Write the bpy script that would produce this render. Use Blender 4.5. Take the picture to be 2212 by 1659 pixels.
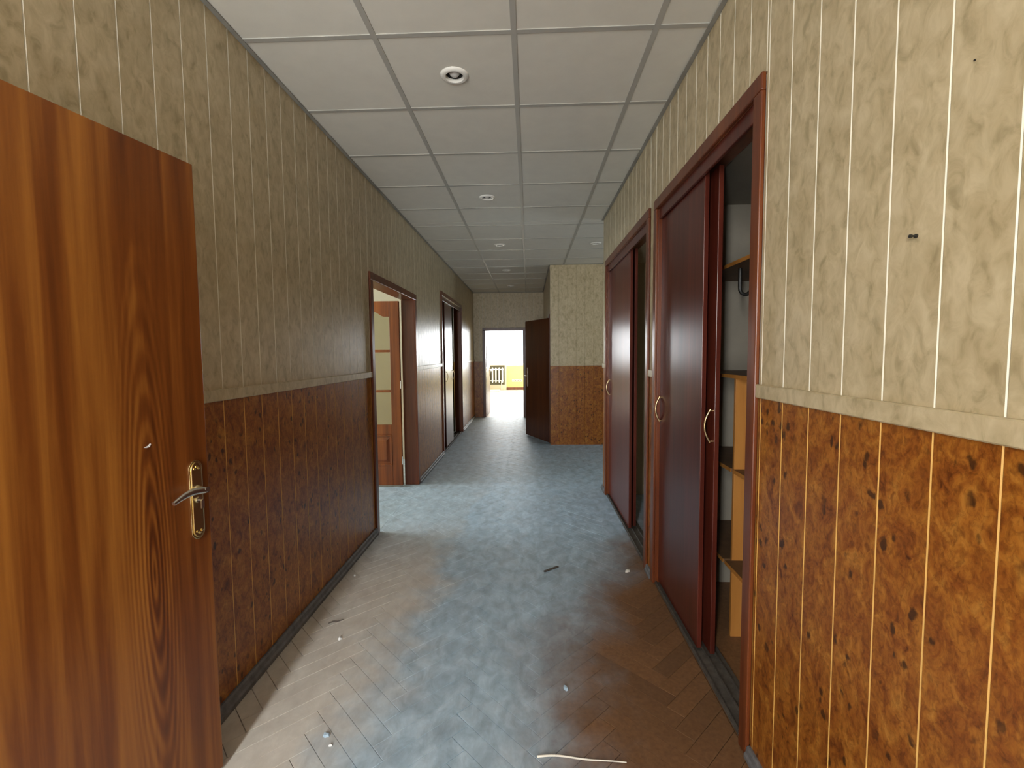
import bpy, bmesh, math, random
from mathutils import Vector, Matrix

random.seed(7)
for o in list(bpy.data.objects):
    bpy.data.objects.remove(o)
SC = bpy.context.scene
COL = SC.collection
PI = math.pi

# ------------------------------------------------------------------ camera
FPX, YAW, PITCH, ROLL = 1010.9, 0.0365068, -0.0653558, -0.0091417
EYE = 1.45


def camera_axes():
    f = Vector((-math.sin(YAW), math.cos(YAW), 0))
    r = Vector((math.cos(YAW), math.sin(YAW), 0))
    u = Vector((0, 0, 1))
    f, u = f * math.cos(PITCH) + u * math.sin(PITCH), u * math.cos(PITCH) - f * math.sin(PITCH)
    r, u = r * math.cos(ROLL) + u * math.sin(ROLL), u * math.cos(ROLL) - r * math.sin(ROLL)
    return r, u, f


cam_data = bpy.data.cameras.new('camera')
cam = bpy.data.objects.new('camera', cam_data)
COL.objects.link(cam)
r_, u_, f_ = camera_axes()
cam.matrix_world = Matrix(((r_.x, u_.x, -f_.x, 0), (r_.y, u_.y, -f_.y, 0), (r_.z, u_.z, -f_.z, EYE), (0, 0, 0, 1)))
cam_data.sensor_fit = 'HORIZONTAL'
cam_data.sensor_width = 36.0
cam_data.lens = 36.0 * FPX / 2212.0
cam_data.clip_start = 0.02
SC.camera = cam

# ------------------------------------------------------------------ world and daylight
world = bpy.data.worlds.new('world')
SC.world = world
world.use_nodes = True
bg = world.node_tree.nodes['Background']
bg.inputs['Color'].default_value = (0.80, 0.90, 1.0, 1)
bg.inputs['Strength'].default_value = 1.6
SC.view_settings.view_transform = 'Standard'
SC.view_settings.look = 'None'
SC.view_settings.gamma = 1.0
SC.view_settings.use_curve_mapping = False
SC.view_settings.exposure = 0.05


def daylight(name, loc, direction, w, h, power, color):
    ld = bpy.data.lights.new(name, 'AREA')
    ld.shape = 'RECTANGLE'
    ld.size, ld.size_y = w, h
    ld.energy = power
    ld.color = color
    o = bpy.data.objects.new(name, ld)
    COL.objects.link(o)
    o.location = loc
    o.rotation_euler = Vector(direction).to_track_quat('-Z', 'Y').to_euler()
    return o


daylight('daylight_corridor_end', (-0.94, -1.98, 1.5), (0.12, 1, -0.22), 0.34, 2.2, 215, (0.95, 0.97, 0.97))
daylight('daylight_near_room', (-5.3, 0.35, 1.7), (1, 0, -0.05), 2.2, 1.6, 55, (1.0, 0.92, 0.76))
daylight('daylight_glazed_room', (-5.3, 4.3, 1.7), (1, 0, -0.05), 2.2, 1.6, 210, (0.80, 0.92, 1.0))
daylight('daylight_recess', (3.95, 6.15, 1.6), (-1, 0, -0.05), 1.4, 1.5, 18, (0.80, 0.93, 1.0))
daylight('daylight_far_room', (0.0, 18.95, 1.85), (0, -1, -0.1), 6.6, 1.8, 1100, (0.95, 0.98, 1.0))


# ------------------------------------------------------------------ materials
def new_mat(name):
    m = bpy.data.materials.new(name)
    m.use_nodes = True
    nt = m.node_tree
    return m, nt, nt.nodes['Principled BSDF']


def N(nt, t, **kw):
    n = nt.nodes.new(t)
    for k, v in kw.items():
        if k in n.inputs:
            n.inputs[k].default_value = v
        else:
            setattr(n, k, v)
    return n


def ramp(nt, stops, src, mode='LINEAR'):
    n = nt.nodes.new('ShaderNodeValToRGB')
    n.color_ramp.interpolation = mode
    e = n.color_ramp.elements
    while len(e) < len(stops):
        e.new(0.5)
    for el, (p, c) in zip(e, stops):
        el.position = p
        el.color = (*c, 1) if len(c) == 3 else c
    nt.links.new(src, n.inputs['Fac'])
    return n


def mix(nt, fac, a, b, blend='MIX'):
    n = nt.nodes.new('ShaderNodeMix')
    n.data_type = 'RGBA'
    n.blend_type = blend
    for s, v in ((0, fac), (6, a), (7, b)):
        if hasattr(v, 'links') or isinstance(v, bpy.types.NodeSocket):
            nt.links.new(v, n.inputs[s])
        elif s == 0:
            n.inputs[s].default_value = v
        else:
            n.inputs[s].default_value = (*v, 1)
    return n.outputs[2]


def coords(nt, scale=(1, 1, 1), per_object=0.0, source='world'):
    if source == 'world':
        p = nt.nodes.new('ShaderNodeNewGeometry').outputs['Position']
    else:
        p = nt.nodes.new('ShaderNodeTexCoord').outputs['Object']
    if per_object:
        oi = nt.nodes.new('ShaderNodeObjectInfo')
        mul = N(nt, 'ShaderNodeVectorMath', operation='SCALE')
        mul.inputs[0].default_value = (per_object, per_object * 0.7, per_object * 1.9)
        nt.links.new(oi.outputs['Random'], mul.inputs['Scale'])
        add = N(nt, 'ShaderNodeVectorMath', operation='ADD')
        nt.links.new(p, add.inputs[0])
        nt.links.new(mul.outputs[0], add.inputs[1])
        p = add.outputs[0]
    mp = nt.nodes.new('ShaderNodeMapping')
    mp.inputs['Scale'].default_value = scale
    nt.links.new(p, mp.inputs['Vector'])
    return mp.outputs['Vector']


def noise(nt, vec, scale, detail=4, rough=0.55, dist=0.0):
    n = N(nt, 'ShaderNodeTexNoise', Scale=scale, Detail=detail, Roughness=rough, Distortion=dist)
    nt.links.new(vec, n.inputs['Vector'])
    return n.outputs['Fac']


def bump(nt, height, bsdf, strength=0.2, dist=0.002):
    b = N(nt, 'ShaderNodeBump', Strength=strength, Distance=dist)
    nt.links.new(height, b.inputs['Height'])
    nt.links.new(b.outputs['Normal'], bsdf.inputs['Normal'])


def plain(name, col, rough=0.6, metal=0.0, var=0.12, scale=6.0, spec=0.5):
    m, nt, b = new_mat(name)
    v = coords(nt)
    f = noise(nt, v, scale, 5, 0.6)
    c = ramp(nt, [(0.3, tuple(x * (1 - var) for x in col)), (0.7, tuple(min(1, x * (1 + var)) for x in col))], f)
    nt.links.new(c.outputs['Color'], b.inputs['Base Color'])
    b.inputs['Roughness'].default_value = rough
    b.inputs['Metallic'].default_value = metal
    b.inputs['Specular IOR Level'].default_value = spec
    return m


def make_upper_burl():
    m, nt, b = new_mat('beige_burl_laminate')
    v = coords(nt, (1.5, 1.5, 1.0), per_object=0.0)
    big = noise(nt, v, 6, 3, 0.5, 1.2)
    fine = noise(nt, v, 19, 5, 0.58, 0.7)
    c1 = ramp(nt, [(0.30, (0.40, 0.325, 0.19)), (0.46, (0.53, 0.435, 0.27)), (0.64, (0.62, 0.52, 0.34))], fine)
    c2 = ramp(nt, [(0.30, (0.84, 0.82, 0.77)), (0.58, (1, 1, 1))], big)
    col = mix(nt, 0.75, c1.outputs['Color'], c2.outputs['Color'], 'MULTIPLY')
    nt.links.new(col, b.inputs['Base Color'])
    b.inputs['Roughness'].default_value = 0.36
    b.inputs['Specular IOR Level'].default_value = 0.40
    bump(nt, fine, b, 0.12, 0.0015)
    return m


def make_lower_burl():
    m, nt, b = new_mat('brown_burl_laminate')
    v = coords(nt, (1.4, 1.4, 1.0), per_object=0.0)
    sw = noise(nt, v, 13, 7, 0.66, 1.0)
    fine = noise(nt, v, 55, 5, 0.65, 0.8)
    c1 = ramp(nt, [(0.30, (0.12, 0.029, 0.004)), (0.42, (0.255, 0.075, 0.009)), (0.56, (0.355, 0.127, 0.016)), (0.72, (0.48, 0.215, 0.036))], sw)
    c2 = ramp(nt, [(0.34, (0.38, 0.28, 0.22)), (0.56, (1.1, 1.1, 1.1))], fine)
    base = mix(nt, 0.6, c1.outputs['Color'], c2.outputs['Color'], 'MULTIPLY')
    vor = N(nt, 'ShaderNodeTexVoronoi', Scale=17.0, Randomness=1.0)
    wob = N(nt, 'ShaderNodeVectorMath', operation='ADD')
    nz = N(nt, 'ShaderNodeTexNoise', Scale=22.0, Detail=3.0)
    nt.links.new(v, nz.inputs['Vector'])
    sc = N(nt, 'ShaderNodeVectorMath', operation='SCALE')
    sc.inputs['Scale'].default_value = 0.05
    nt.links.new(nz.outputs['Color'], sc.inputs[0])
    nt.links.new(v, wob.inputs[0])
    nt.links.new(sc.outputs[0], wob.inputs[1])
    nt.links.new(wob.outputs[0], vor.inputs['Vector'])
    spot = ramp(nt, [(0.16, (1, 1, 1)), (0.27, (0, 0, 0))], vor.outputs['Distance'])
    pick = ramp(nt, [(0.47, (0, 0, 0)), (0.53, (1, 1, 1))], noise(nt, v, 4.5, 2, 0.5))
    k = N(nt, 'ShaderNodeMath', operation='MULTIPLY')
    nt.links.new(spot.outputs['Color'], k.inputs[0])
    nt.links.new(pick.outputs['Color'], k.inputs[1])
    k2 = N(nt, 'ShaderNodeMath', operation='MULTIPLY')
    k2.inputs[1].default_value = 0.85
    nt.links.new(k.outputs[0], k2.inputs[0])
    col = mix(nt, k2.outputs[0], base, (0.035, 0.012, 0.004))
    nt.links.new(col, b.inputs['Base Color'])
    b.inputs['Roughness'].default_value = 0.32
    b.inputs['Specular IOR Level'].default_value = 0.42
    bump(nt, fine, b, 0.1, 0.0012)
    return m


def wood(name, dark, mid, light, rough=0.35, across='x', stretch=0.06, freq=18.0, cathedral=0.0, cat_u=0.0, cat_z=0.9, spec=0.5):
    """vertical grain in object coordinates: u is the local width axis, z runs along the grain"""
    m, nt, b = new_mat(name)
    tc = nt.nodes.new('ShaderNodeTexCoord').outputs['Object']
    mp = nt.nodes.new('ShaderNodeMapping')
    mp.inputs['Scale'].default_value = (1, 1, stretch)
    nt.links.new(tc, mp.inputs['Vector'])
    v = mp.outputs['Vector']
    streak = noise(nt, v, freq, 6, 0.6, 0.4)
    broad = noise(nt, v, freq * 0.28, 3, 0.5, 0.6)
    s = mix(nt, 0.45, streak, broad)
    bw = N(nt, 'ShaderNodeRGBToBW')
    nt.links.new(s, bw.inputs[0])
    fac = bw.outputs[0]
    if cathedral:
        sep = N(nt, 'ShaderNodeSeparateXYZ')
        nt.links.new(tc, sep.inputs[0])
        # distance to a tall ellipse on the board: arched rings
        du = N(nt, 'ShaderNodeMath', operation='SUBTRACT')
        nt.links.new(sep.outputs[0], du.inputs[0])
        du.inputs[1].default_value = cat_u
        cmb = N(nt, 'ShaderNodeCombineXYZ')
        m1 = N(nt, 'ShaderNodeMath', operation='MULTIPLY')
        m1.inputs[1].default_value = 9.0
        nt.links.new(du.outputs[0], m1.inputs[0])
        m2 = N(nt, 'ShaderNodeMath', operation='MULTIPLY_ADD')
        m2.inputs[1].default_value = 0.85
        m2.inputs[2].default_value = -cat_z * 0.85
        nt.links.new(sep.outputs[2], m2.inputs[0])
        nt.links.new(m1.outputs[0], cmb.inputs[0])
        nt.links.new(m2.outputs[0], cmb.inputs[2])
        ln = N(nt, 'ShaderNodeVectorMath', operation='LENGTH')
        nt.links.new(cmb.outputs[0], ln.inputs[0])
        wv = N(nt, 'ShaderNodeMath', operation='MULTIPLY_ADD')
        wv.inputs[1].default_value = 60.0
        nt.links.new(ln.outputs['Value'], wv.inputs[0])
        k = N(nt, 'ShaderNodeMath', operation='MULTIPLY')
        k.inputs[1].default_value = 22.0
        nt.links.new(noise(nt, v, 6, 4, 0.55), k.inputs[0])
        nt.links.new(k.outputs[0], wv.inputs[2])
        sn = N(nt, 'ShaderNodeMath', operation='SINE')
        nt.links.new(wv.outputs[0], sn.inputs[0])
        near = ramp(nt, [(0.1, (1, 1, 1)), (1.25 / 1.3, (0, 0, 0))], ln.outputs['Value'])
        amt = N(nt, 'ShaderNodeMath', operation='MULTIPLY')
        nt.links.new(sn.outputs[0], amt.inputs[0])
        nt.links.new(near.outputs['Color'], amt.inputs[1])
        fin = N(nt, 'ShaderNodeMath', operation='MULTIPLY_ADD')
        fin.inputs[1].default_value = cathedral
        nt.links.new(amt.outputs[0], fin.inputs[0])
        nt.links.new(fac, fin.inputs[2])
        fac = fin.outputs[0]
    c = ramp(nt, [(0.34, dark), (0.5, mid), (0.66, light)], fac)
    nt.links.new(c.outputs['Color'], b.inputs['Base Color'])
    b.inputs['Roughness'].default_value = rough
    b.inputs['Specular IOR Level'].default_value = spec
    bump(nt, streak, b, 0.06, 0.0008)
    return m


def make_parquet():
    m, nt, b = new_mat('dusty_lit_parquet')
    p = nt.nodes.new('ShaderNodeNewGeometry').outputs['Position']
    oi = nt.nodes.new('ShaderNodeObjectInfo')
    g1 = noise(nt, coords(nt, (1, 1, 1), 3.0), 60, 5, 0.6, 0.4)
    tone = ramp(nt, [(0.0, (0.82, 0.82, 0.82)), (1.0, (1.10, 1.08, 1.05))], oi.outputs['Random'])
    oak = ramp(nt, [(0.3, (0.16, 0.072, 0.026)), (0.7, (0.235, 0.115, 0.044))], g1)
    oakc = mix(nt, 1.0, oak.outputs['Color'], tone.outputs['Color'], 'MULTIPLY')
    # dust mask also paints the light: lit middle, shaded brown floor by the wardrobes
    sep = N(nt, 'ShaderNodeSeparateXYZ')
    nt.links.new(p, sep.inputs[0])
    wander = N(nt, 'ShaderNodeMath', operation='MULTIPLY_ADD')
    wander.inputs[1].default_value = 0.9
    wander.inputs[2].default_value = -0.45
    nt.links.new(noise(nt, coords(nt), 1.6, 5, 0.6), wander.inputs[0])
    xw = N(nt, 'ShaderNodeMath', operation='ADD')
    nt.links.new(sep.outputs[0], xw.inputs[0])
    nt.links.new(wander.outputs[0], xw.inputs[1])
    # the painted lit strip widens to the full corridor further in
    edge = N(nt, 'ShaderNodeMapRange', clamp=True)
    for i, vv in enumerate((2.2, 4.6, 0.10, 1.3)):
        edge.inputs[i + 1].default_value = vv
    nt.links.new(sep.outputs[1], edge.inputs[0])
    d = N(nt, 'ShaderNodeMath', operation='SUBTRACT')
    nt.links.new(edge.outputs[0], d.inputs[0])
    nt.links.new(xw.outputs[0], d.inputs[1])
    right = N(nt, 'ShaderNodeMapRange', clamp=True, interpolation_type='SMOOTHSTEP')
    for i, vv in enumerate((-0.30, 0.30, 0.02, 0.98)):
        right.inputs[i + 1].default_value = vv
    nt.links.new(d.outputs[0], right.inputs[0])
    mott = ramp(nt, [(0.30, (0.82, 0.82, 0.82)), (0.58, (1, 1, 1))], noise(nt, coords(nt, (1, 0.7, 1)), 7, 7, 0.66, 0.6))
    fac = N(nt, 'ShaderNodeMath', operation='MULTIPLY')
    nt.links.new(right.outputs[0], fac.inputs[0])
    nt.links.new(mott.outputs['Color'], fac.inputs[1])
    # dust tinted with painted light: cool skylight mid floor, pale warm light at left
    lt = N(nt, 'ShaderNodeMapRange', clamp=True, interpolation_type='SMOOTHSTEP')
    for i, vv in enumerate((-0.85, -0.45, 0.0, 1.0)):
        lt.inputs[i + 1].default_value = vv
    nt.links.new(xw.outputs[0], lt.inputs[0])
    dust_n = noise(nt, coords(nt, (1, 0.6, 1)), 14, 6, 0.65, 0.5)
    warm_lit_dust = ramp(nt, [(0.3, (0.58, 0.54, 0.48)), (0.7, (0.72, 0.675, 0.605))], dust_n)
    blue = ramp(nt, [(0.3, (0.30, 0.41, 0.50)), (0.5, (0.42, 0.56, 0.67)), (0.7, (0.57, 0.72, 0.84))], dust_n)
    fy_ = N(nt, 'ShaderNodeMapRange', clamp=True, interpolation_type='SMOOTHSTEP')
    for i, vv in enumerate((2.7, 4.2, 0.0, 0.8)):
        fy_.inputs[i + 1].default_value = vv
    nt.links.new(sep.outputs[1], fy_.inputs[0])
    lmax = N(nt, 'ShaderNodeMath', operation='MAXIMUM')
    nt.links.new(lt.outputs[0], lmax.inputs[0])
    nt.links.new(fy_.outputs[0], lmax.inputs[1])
    dust = mix(nt, lmax.outputs[0], warm_lit_dust.outputs['Color'], blue.outputs['Color'])
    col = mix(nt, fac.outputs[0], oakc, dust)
    nt.links.new(col, b.inputs['Base Color'])
    rr = ramp(nt, [(0.0, (0.48, 0.48, 0.48)), (1.0, (0.56, 0.56, 0.56))], fac.outputs[0])
    nt.links.new(rr.outputs['Color'], b.inputs['Roughness'])
    b.inputs['Specular IOR Level'].default_value = 0.35
    bump(nt, dust_n, b, 0.35, 0.004)
    return m


def make_glass(name, tint=(1, 1, 1), refl=0.08, rough=0.02):
    m, nt, b = new_mat(name)
    out = nt.nodes['Material Output']
    tr = N(nt, 'ShaderNodeBsdfTransparent')
    n = noise(nt, coords(nt), 3.0, 3)
    c = ramp(nt, [(0.0, tuple(t * 0.94 for t in tint)), (1.0, tint)], n)
    nt.links.new(c.outputs['Color'], tr.inputs['Color'])
    gl = N(nt, 'ShaderNodeBsdfGlossy', Roughness=rough)
    mx = N(nt, 'ShaderNodeMixShader')
    mx.inputs[0].default_value = refl
    nt.links.new(tr.outputs[0], mx.inputs[1])
    nt.links.new(gl.outputs[0], mx.inputs[2])
    nt.links.new(mx.outputs[0], out.inputs['Surface'])
    return m


M = {}
M['upper'] = make_upper_burl()
M['lower'] = make_lower_burl()
M['joint_pale'] = plain('pale_panel_edge', (0.80, 0.76, 0.64), 0.35, var=0.05)
M['joint_gold'] = plain('golden_panel_edge', (0.66, 0.38, 0.10), 0.35, var=0.10)
M['rail'] = plain('beige_rail', (0.50, 0.44, 0.33), 0.4, var=0.10, scale=18)
M['tile'] = plain('ceiling_tile_white', (0.76, 0.735, 0.66), 0.75, var=0.03, scale=9)
M['grid'] = plain('grey_ceiling_grid', (0.45, 0.44, 0.40), 0.42, 0.0, var=0.05)
M['angle'] = plain('dark_edge_trim', (0.30, 0.29, 0.26), 0.5, var=0.2)
M['plaster'] = plain('cream_plaster', (0.74, 0.68, 0.54), 0.8, var=0.04, scale=2)
M['beige'] = plain('dimmed_cream_plaster', (0.46, 0.39, 0.275), 0.8, var=0.04, scale=2)  # cream plaster darkened in colour to dim the overlit side room
M['yellow'] = plain('yellow_plaster', (0.80, 0.70, 0.30), 0.8, var=0.05, scale=2)
M['white'] = plain('white_paint', (0.80, 0.79, 0.76), 0.4, var=0.04)
M['slab'] = plain('raw_slab', (0.30, 0.29, 0.27), 0.85)
M['base'] = plain('dusty_grey_skirting', (0.14, 0.14, 0.145), 0.6, var=0.35, scale=25)
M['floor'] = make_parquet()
M['farfloor'] = plain('pale_sunlit_floor', (0.70, 0.66, 0.58), 0.5, var=0.1, scale=3)  # overexposed daylight of the far room put into the floor colour
M['leaf'] = wood('orange_sapele_veneer', (0.075, 0.017, 0.003), (0.17, 0.047, 0.007), (0.33, 0.120, 0.019), 0.33, freq=22, stretch=0.035, cathedral=0.10, cat_u=0.635, cat_z=0.8)
M['mahog'] = wood('dark_red_mahogany', (0.055, 0.010, 0.006), (0.090, 0.017, 0.010), (0.135, 0.028, 0.015), 0.28, freq=42, stretch=0.04)
M['frame'] = wood('red_brown_frame', (0.085, 0.018, 0.006), (0.15, 0.036, 0.010), (0.21, 0.058, 0.016), 0.28, freq=36, stretch=0.04)
M['glazed'] = wood('orange_door_wood', (0.13, 0.028, 0.004), (0.24, 0.058, 0.008), (0.33, 0.090, 0.014), 0.28, freq=28, stretch=0.05)
M['fardoor'] = wood('dark_walnut_veneer', (0.060, 0.016, 0.006), (0.105, 0.030, 0.010), (0.15, 0.048, 0.016), 0.34, freq=30, stretch=0.05)
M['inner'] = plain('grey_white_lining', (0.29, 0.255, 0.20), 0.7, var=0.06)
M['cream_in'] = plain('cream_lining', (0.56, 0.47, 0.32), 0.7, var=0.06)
M['board'] = wood('orange_chipboard', (0.40, 0.16, 0.030), (0.50, 0.21, 0.045), (0.58, 0.26, 0.06), 0.45, freq=20, stretch=0.1)
M['shelf_top'] = plain('dusty_brown_shelf', (0.15, 0.078, 0.035), 0.6, var=0.2, scale=12)
M['brass'] = plain('polished_brass', (0.78, 0.62, 0.30), 0.22, 1.0, var=0.05)
M['nickel'] = plain('satin_nickel', (0.75, 0.72, 0.66), 0.25, 1.0, var=0.05)
M['gilt'] = plain('gilt_handle', (0.72, 0.55, 0.30), 0.3, 1.0, var=0.05)
M['black'] = plain('black_metal', (0.02, 0.018, 0.016), 0.4)
M['cup'] = plain('dark_lamp_cup', (0.045, 0.042, 0.04), 0.5)
M['bulb'] = plain('frosted_bulb', (0.62, 0.60, 0.57), 0.25, var=0.03)
M['ring'] = plain('white_enamel_ring', (0.86, 0.84, 0.78), 0.18, var=0.03)
M['glass'] = make_glass('window_glass')
M['frosted'] = make_glass('door_glass', (0.78, 0.75, 0.64), 0.06, 0.08)
M['track'] = plain('dusty_track', (0.09, 0.078, 0.066), 0.55, var=0.4, scale=30)
M['paper'] = plain('white_chip', (0.80, 0.80, 0.78), 0.6)
M['blue'] = plain('bluish_scrap', (0.40, 0.52, 0.62), 0.4)
M['twig'] = plain('dark_splinter', (0.06, 0.045, 0.035), 0.6)
M['strip'] = plain('pale_edging', (0.78, 0.74, 0.64), 0.35)
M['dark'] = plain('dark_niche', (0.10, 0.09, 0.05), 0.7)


# ------------------------------------------------------------------ mesh helpers
class MB:
    def __init__(self):
        self.v, self.f, self.m = [], [], []

    def box(self, x0, x1, y0, y1, z0, z1, mi=0):
        b = len(self.v)
        self.v += [(x, y, z) for z in (z0, z1) for y in (y0, y1) for x in (x0, x1)]
        for q in ((0, 2, 3, 1), (4, 5, 7, 6), (0, 1, 5, 4), (2, 6, 7, 3), (0, 4, 6, 2), (1, 3, 7, 5)):
            self.f.append(tuple(b + i for i in q))
            self.m.append(mi)
        return self

    def prism(self, pts, axis, a0, a1, mi=0):
        """extrude a closed polygon (list of 2D points) along axis 'x', 'y' or 'z'"""
        def p3(p, a):
            return {'x': (a, p[0], p[1]), 'y': (p[0], a, p[1]), 'z': (p[0], p[1], a)}[axis]
        b, n = len(self.v), len(pts)
        self.v += [p3(p, a0) for p in pts] + [p3(p, a1) for p in pts]
        self.f.append(tuple(b + i for i in range(n))[::-1])
        self.f.append(tuple(b + n + i for i in range(n)))
        self.m += [mi, mi]
        for i in range(n):
            j = (i + 1) % n
            self.f.append((b + i, b + j, b + n + j, b + n + i))
            self.m.append(mi)
        return self

    def lathe(self, prof, c, axis='z', seg=32, mi=0):
        """profile of (radius, height) turned about an axis through c"""
        b = len(self.v)
        for (r, h) in prof:
            for k in range(seg):
                a = 2 * PI * k / seg
                p = {'z': (r * math.cos(a), r * math.sin(a), h), 'y': (r * math.cos(a), h, r * math.sin(a)), 'x': (h, r * math.cos(a), r * math.sin(a))}[axis]
                self.v.append((c[0] + p[0], c[1] + p[1], c[2] + p[2]))
        for i in range(len(prof) - 1):
            for k in range(seg):
                k2 = (k + 1) % seg
                self.f.append((b + i * seg + k, b + i * seg + k2, b + (i + 1) * seg + k2, b + (i + 1) * seg + k))
                self.m.append(mi)
        return self

    def tube(self, pts, rad, seg=10, mi=0):
        pts = [Vector(p) for p in pts]
        rad = rad if isinstance(rad, (list, tuple)) else [rad] * len(pts)
        b = len(self.v)
        up = Vector((0.13, 0.27, 0.95))
        for i, p in enumerate(pts):
            t = (pts[min(i + 1, len(pts) - 1)] - pts[max(i - 1, 0)]).normalized()
            s = t.cross(up).normalized()
            w = s.cross(t).normalized()
            rr = rad[i] if not isinstance(rad[i], tuple) else None
            for k in range(seg):
                a = 2 * PI * k / seg
                ra, rb = (rr, rr) if rr is not None else rad[i]
                self.v.append(tuple(p + s * math.cos(a) * ra + w * math.sin(a) * rb))
        for i in range(len(pts) - 1):
            for k in range(seg):
                k2 = (k + 1) % seg
                self.f.append((b + i * seg + k, b + i * seg + k2, b + (i + 1) * seg + k2, b + (i + 1) * seg + k))
                self.m.append(mi)
        n = len(pts) - 1
        self.f.append(tuple(b + k for k in range(seg))[::-1])
        self.f.append(tuple(b + n * seg + k for k in range(seg)))
        self.m += [mi, mi]
        return self

    def mesh(self, name, mats, smooth=False):
        me = bpy.data.meshes.new(name)
        me.from_pydata(self.v, [], self.f)
        for m in mats:
            me.materials.append(m)
        me.polygons.foreach_set('material_index', self.m)
        bm = bmesh.new()
        bm.from_mesh(me)
        bmesh.ops.recalc_face_normals(bm, faces=bm.faces)
        bm.to_mesh(me)
        bm.free()
        if smooth:
            me.polygons.foreach_set('use_smooth', [True] * len(me.polygons))
            me.set_sharp_from_angle(angle=math.radians(40))
        me.update()
        return me

    def build(self, name, mats, parent=None, smooth=False, bevel=0.0):
        mats = mats if isinstance(mats, (list, tuple)) else [mats]
        o = put(name, self.mesh(name, mats, smooth), parent)
        if bevel:
            bv = o.modifiers.new('bevel', 'BEVEL')
            bv.width = bevel
            bv.segments = 2
            bv.limit_method = 'ANGLE'
        return o


def put(name, me, parent=None, loc=None):
    o = bpy.data.objects.new(name, me)
    COL.objects.link(o)
    if parent is not None:
        o.parent = parent
    if loc is not None:
        o.location = loc
    return o


def tag(o, label, cat=None, group=None, kind=None):
    o['label'] = label
    if cat:
        o['category'] = cat
    if group:
        o['group'] = group
    if kind:
        o['kind'] = kind
    return o


def empty(name, loc=(0, 0, 0), rz=0.0):
    o = bpy.data.objects.new(name, None)
    COL.objects.link(o)
    o.location = loc
    o.rotation_euler = (0, 0, rz)
    o.empty_display_size = 0.1
    return o


# ------------------------------------------------------------------ plan of the place (metres; the camera stands at x 0, y 0)
XL, XR = -1.245, 0.78          # finished wall faces
CEIL = 2.81
Y0, Y1 = -1.7, 10.6            # corridor ends
RY0, RY1, RX = 4.95, 7.35, 3.6  # recess on the right
XF = 0.335                     # right wall of the corridor beyond the recess
PT = 0.009                     # panel thickness
LP, RP = 0.1368, 0.1346        # panel widths left and right
TOP = 2.95

# ------------------------------------------------------------------ floor
fl = MB()
fl.box(-5.4, 4.4, -3.6, 19.3, -0.14, -0.013)
fl.box(-5.2, -2.6, -3.0, 6.4, -0.013, 0.0, 0)
fl.box(-2.6, XL, -3.0, 3.65, -0.013, 0.0, 0)
fl.box(-2.6, XL, 5.15, 6.4, -0.013, 0.0, 0)
fl.box(-4.2, 4.2, Y1, 18.7, -0.013, 0.0, 1)
fl.box(XR, 1.6, -3.0, RY0, -0.013, 0.0, 0)
fl.box(XF + 0.02, 3.7, RY1, Y1, -0.013, 0.0, 0)
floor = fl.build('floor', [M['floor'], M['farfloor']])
tag(floor, 'herringbone oak parquet floor under dust with cool daylight put into its colour', 'floor', kind='structure')


def clip(poly, x0, x1, y0, y1):
    for ax, lim, sgn in ((0, x0, 1), (0, x1, -1), (1, y0, 1), (1, y1, -1)):
        out = []
        for i, a in enumerate(poly):
            c = poly[(i + 1) % len(poly)]
            ina, inc = (a[ax] - lim) * sgn >= 0, (c[ax] - lim) * sgn >= 0
            if ina:
                out.append(a)
            if ina != inc:
                t = (lim - a[ax]) / (c[ax] - a[ax])
                out.append((a[0] + t * (c[0] - a[0]), a[1] + t * (c[1] - a[1])))
        poly = out
        if not poly:
            return []
    return poly


def area(p):
    return abs(sum(p[i][0] * p[(i + 1) % len(p)][1] - p[(i + 1) % len(p)][0] * p[i][1] for i in range(len(p)))) / 2


NB, BW = 5, 0.0806
S45 = math.sqrt(0.5)


def grid_to_world(i, j):
    # block ends meet on the lines x = 0.325 and every 0.285 m from it
    return (0.04 + (i - j) * BW * S45, 2.36 + (i + j) * BW * S45)


blocks = []
regions = [(XL + 0.003, XR - 0.003, 0.6, Y1 - 0.003), (XR - 0.003, RX, RY0 + 0.003, RY1 - 0.003), (-2.6, XL + 0.003, 3.65, 5.15)]
gap = 0.0009 / BW
for i in range(-90, 140):
    for j in range(-90, 140):
        d = (i - j) % (2 * NB)
        if d == 0:
            q = [(i + gap, j + gap), (i + NB - gap, j + gap), (i + NB - gap, j + 1 - gap), (i + gap, j + 1 - gap)]
            kind = 0
        elif d == 2 * NB - 1:
            q = [(i + gap, j + gap), (i + 1 - gap, j + gap), (i + 1 - gap, j + NB - gap), (i + gap, j + NB - gap)]
            kind = 1
        else:
            continue
        w = [grid_to_world(*p) for p in q]
        for ri, rg in enumerate(regions):
            c = clip(w, *rg)
            if len(c) >= 3 and area(c) > 2e-4:
                cx = sum(p[0] for p in c) / len(c)
                cy = sum(p[1] for p in c) / len(c)
                full = abs(area(c) - area(w)) < 1e-6
                blocks.append((math.hypot(cx, cy) if cy > 1.35 else 99 + cy, kind, full, c, cx, cy))
blocks.sort(key=lambda t: t[0])
bevel_in = 0.0011


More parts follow.
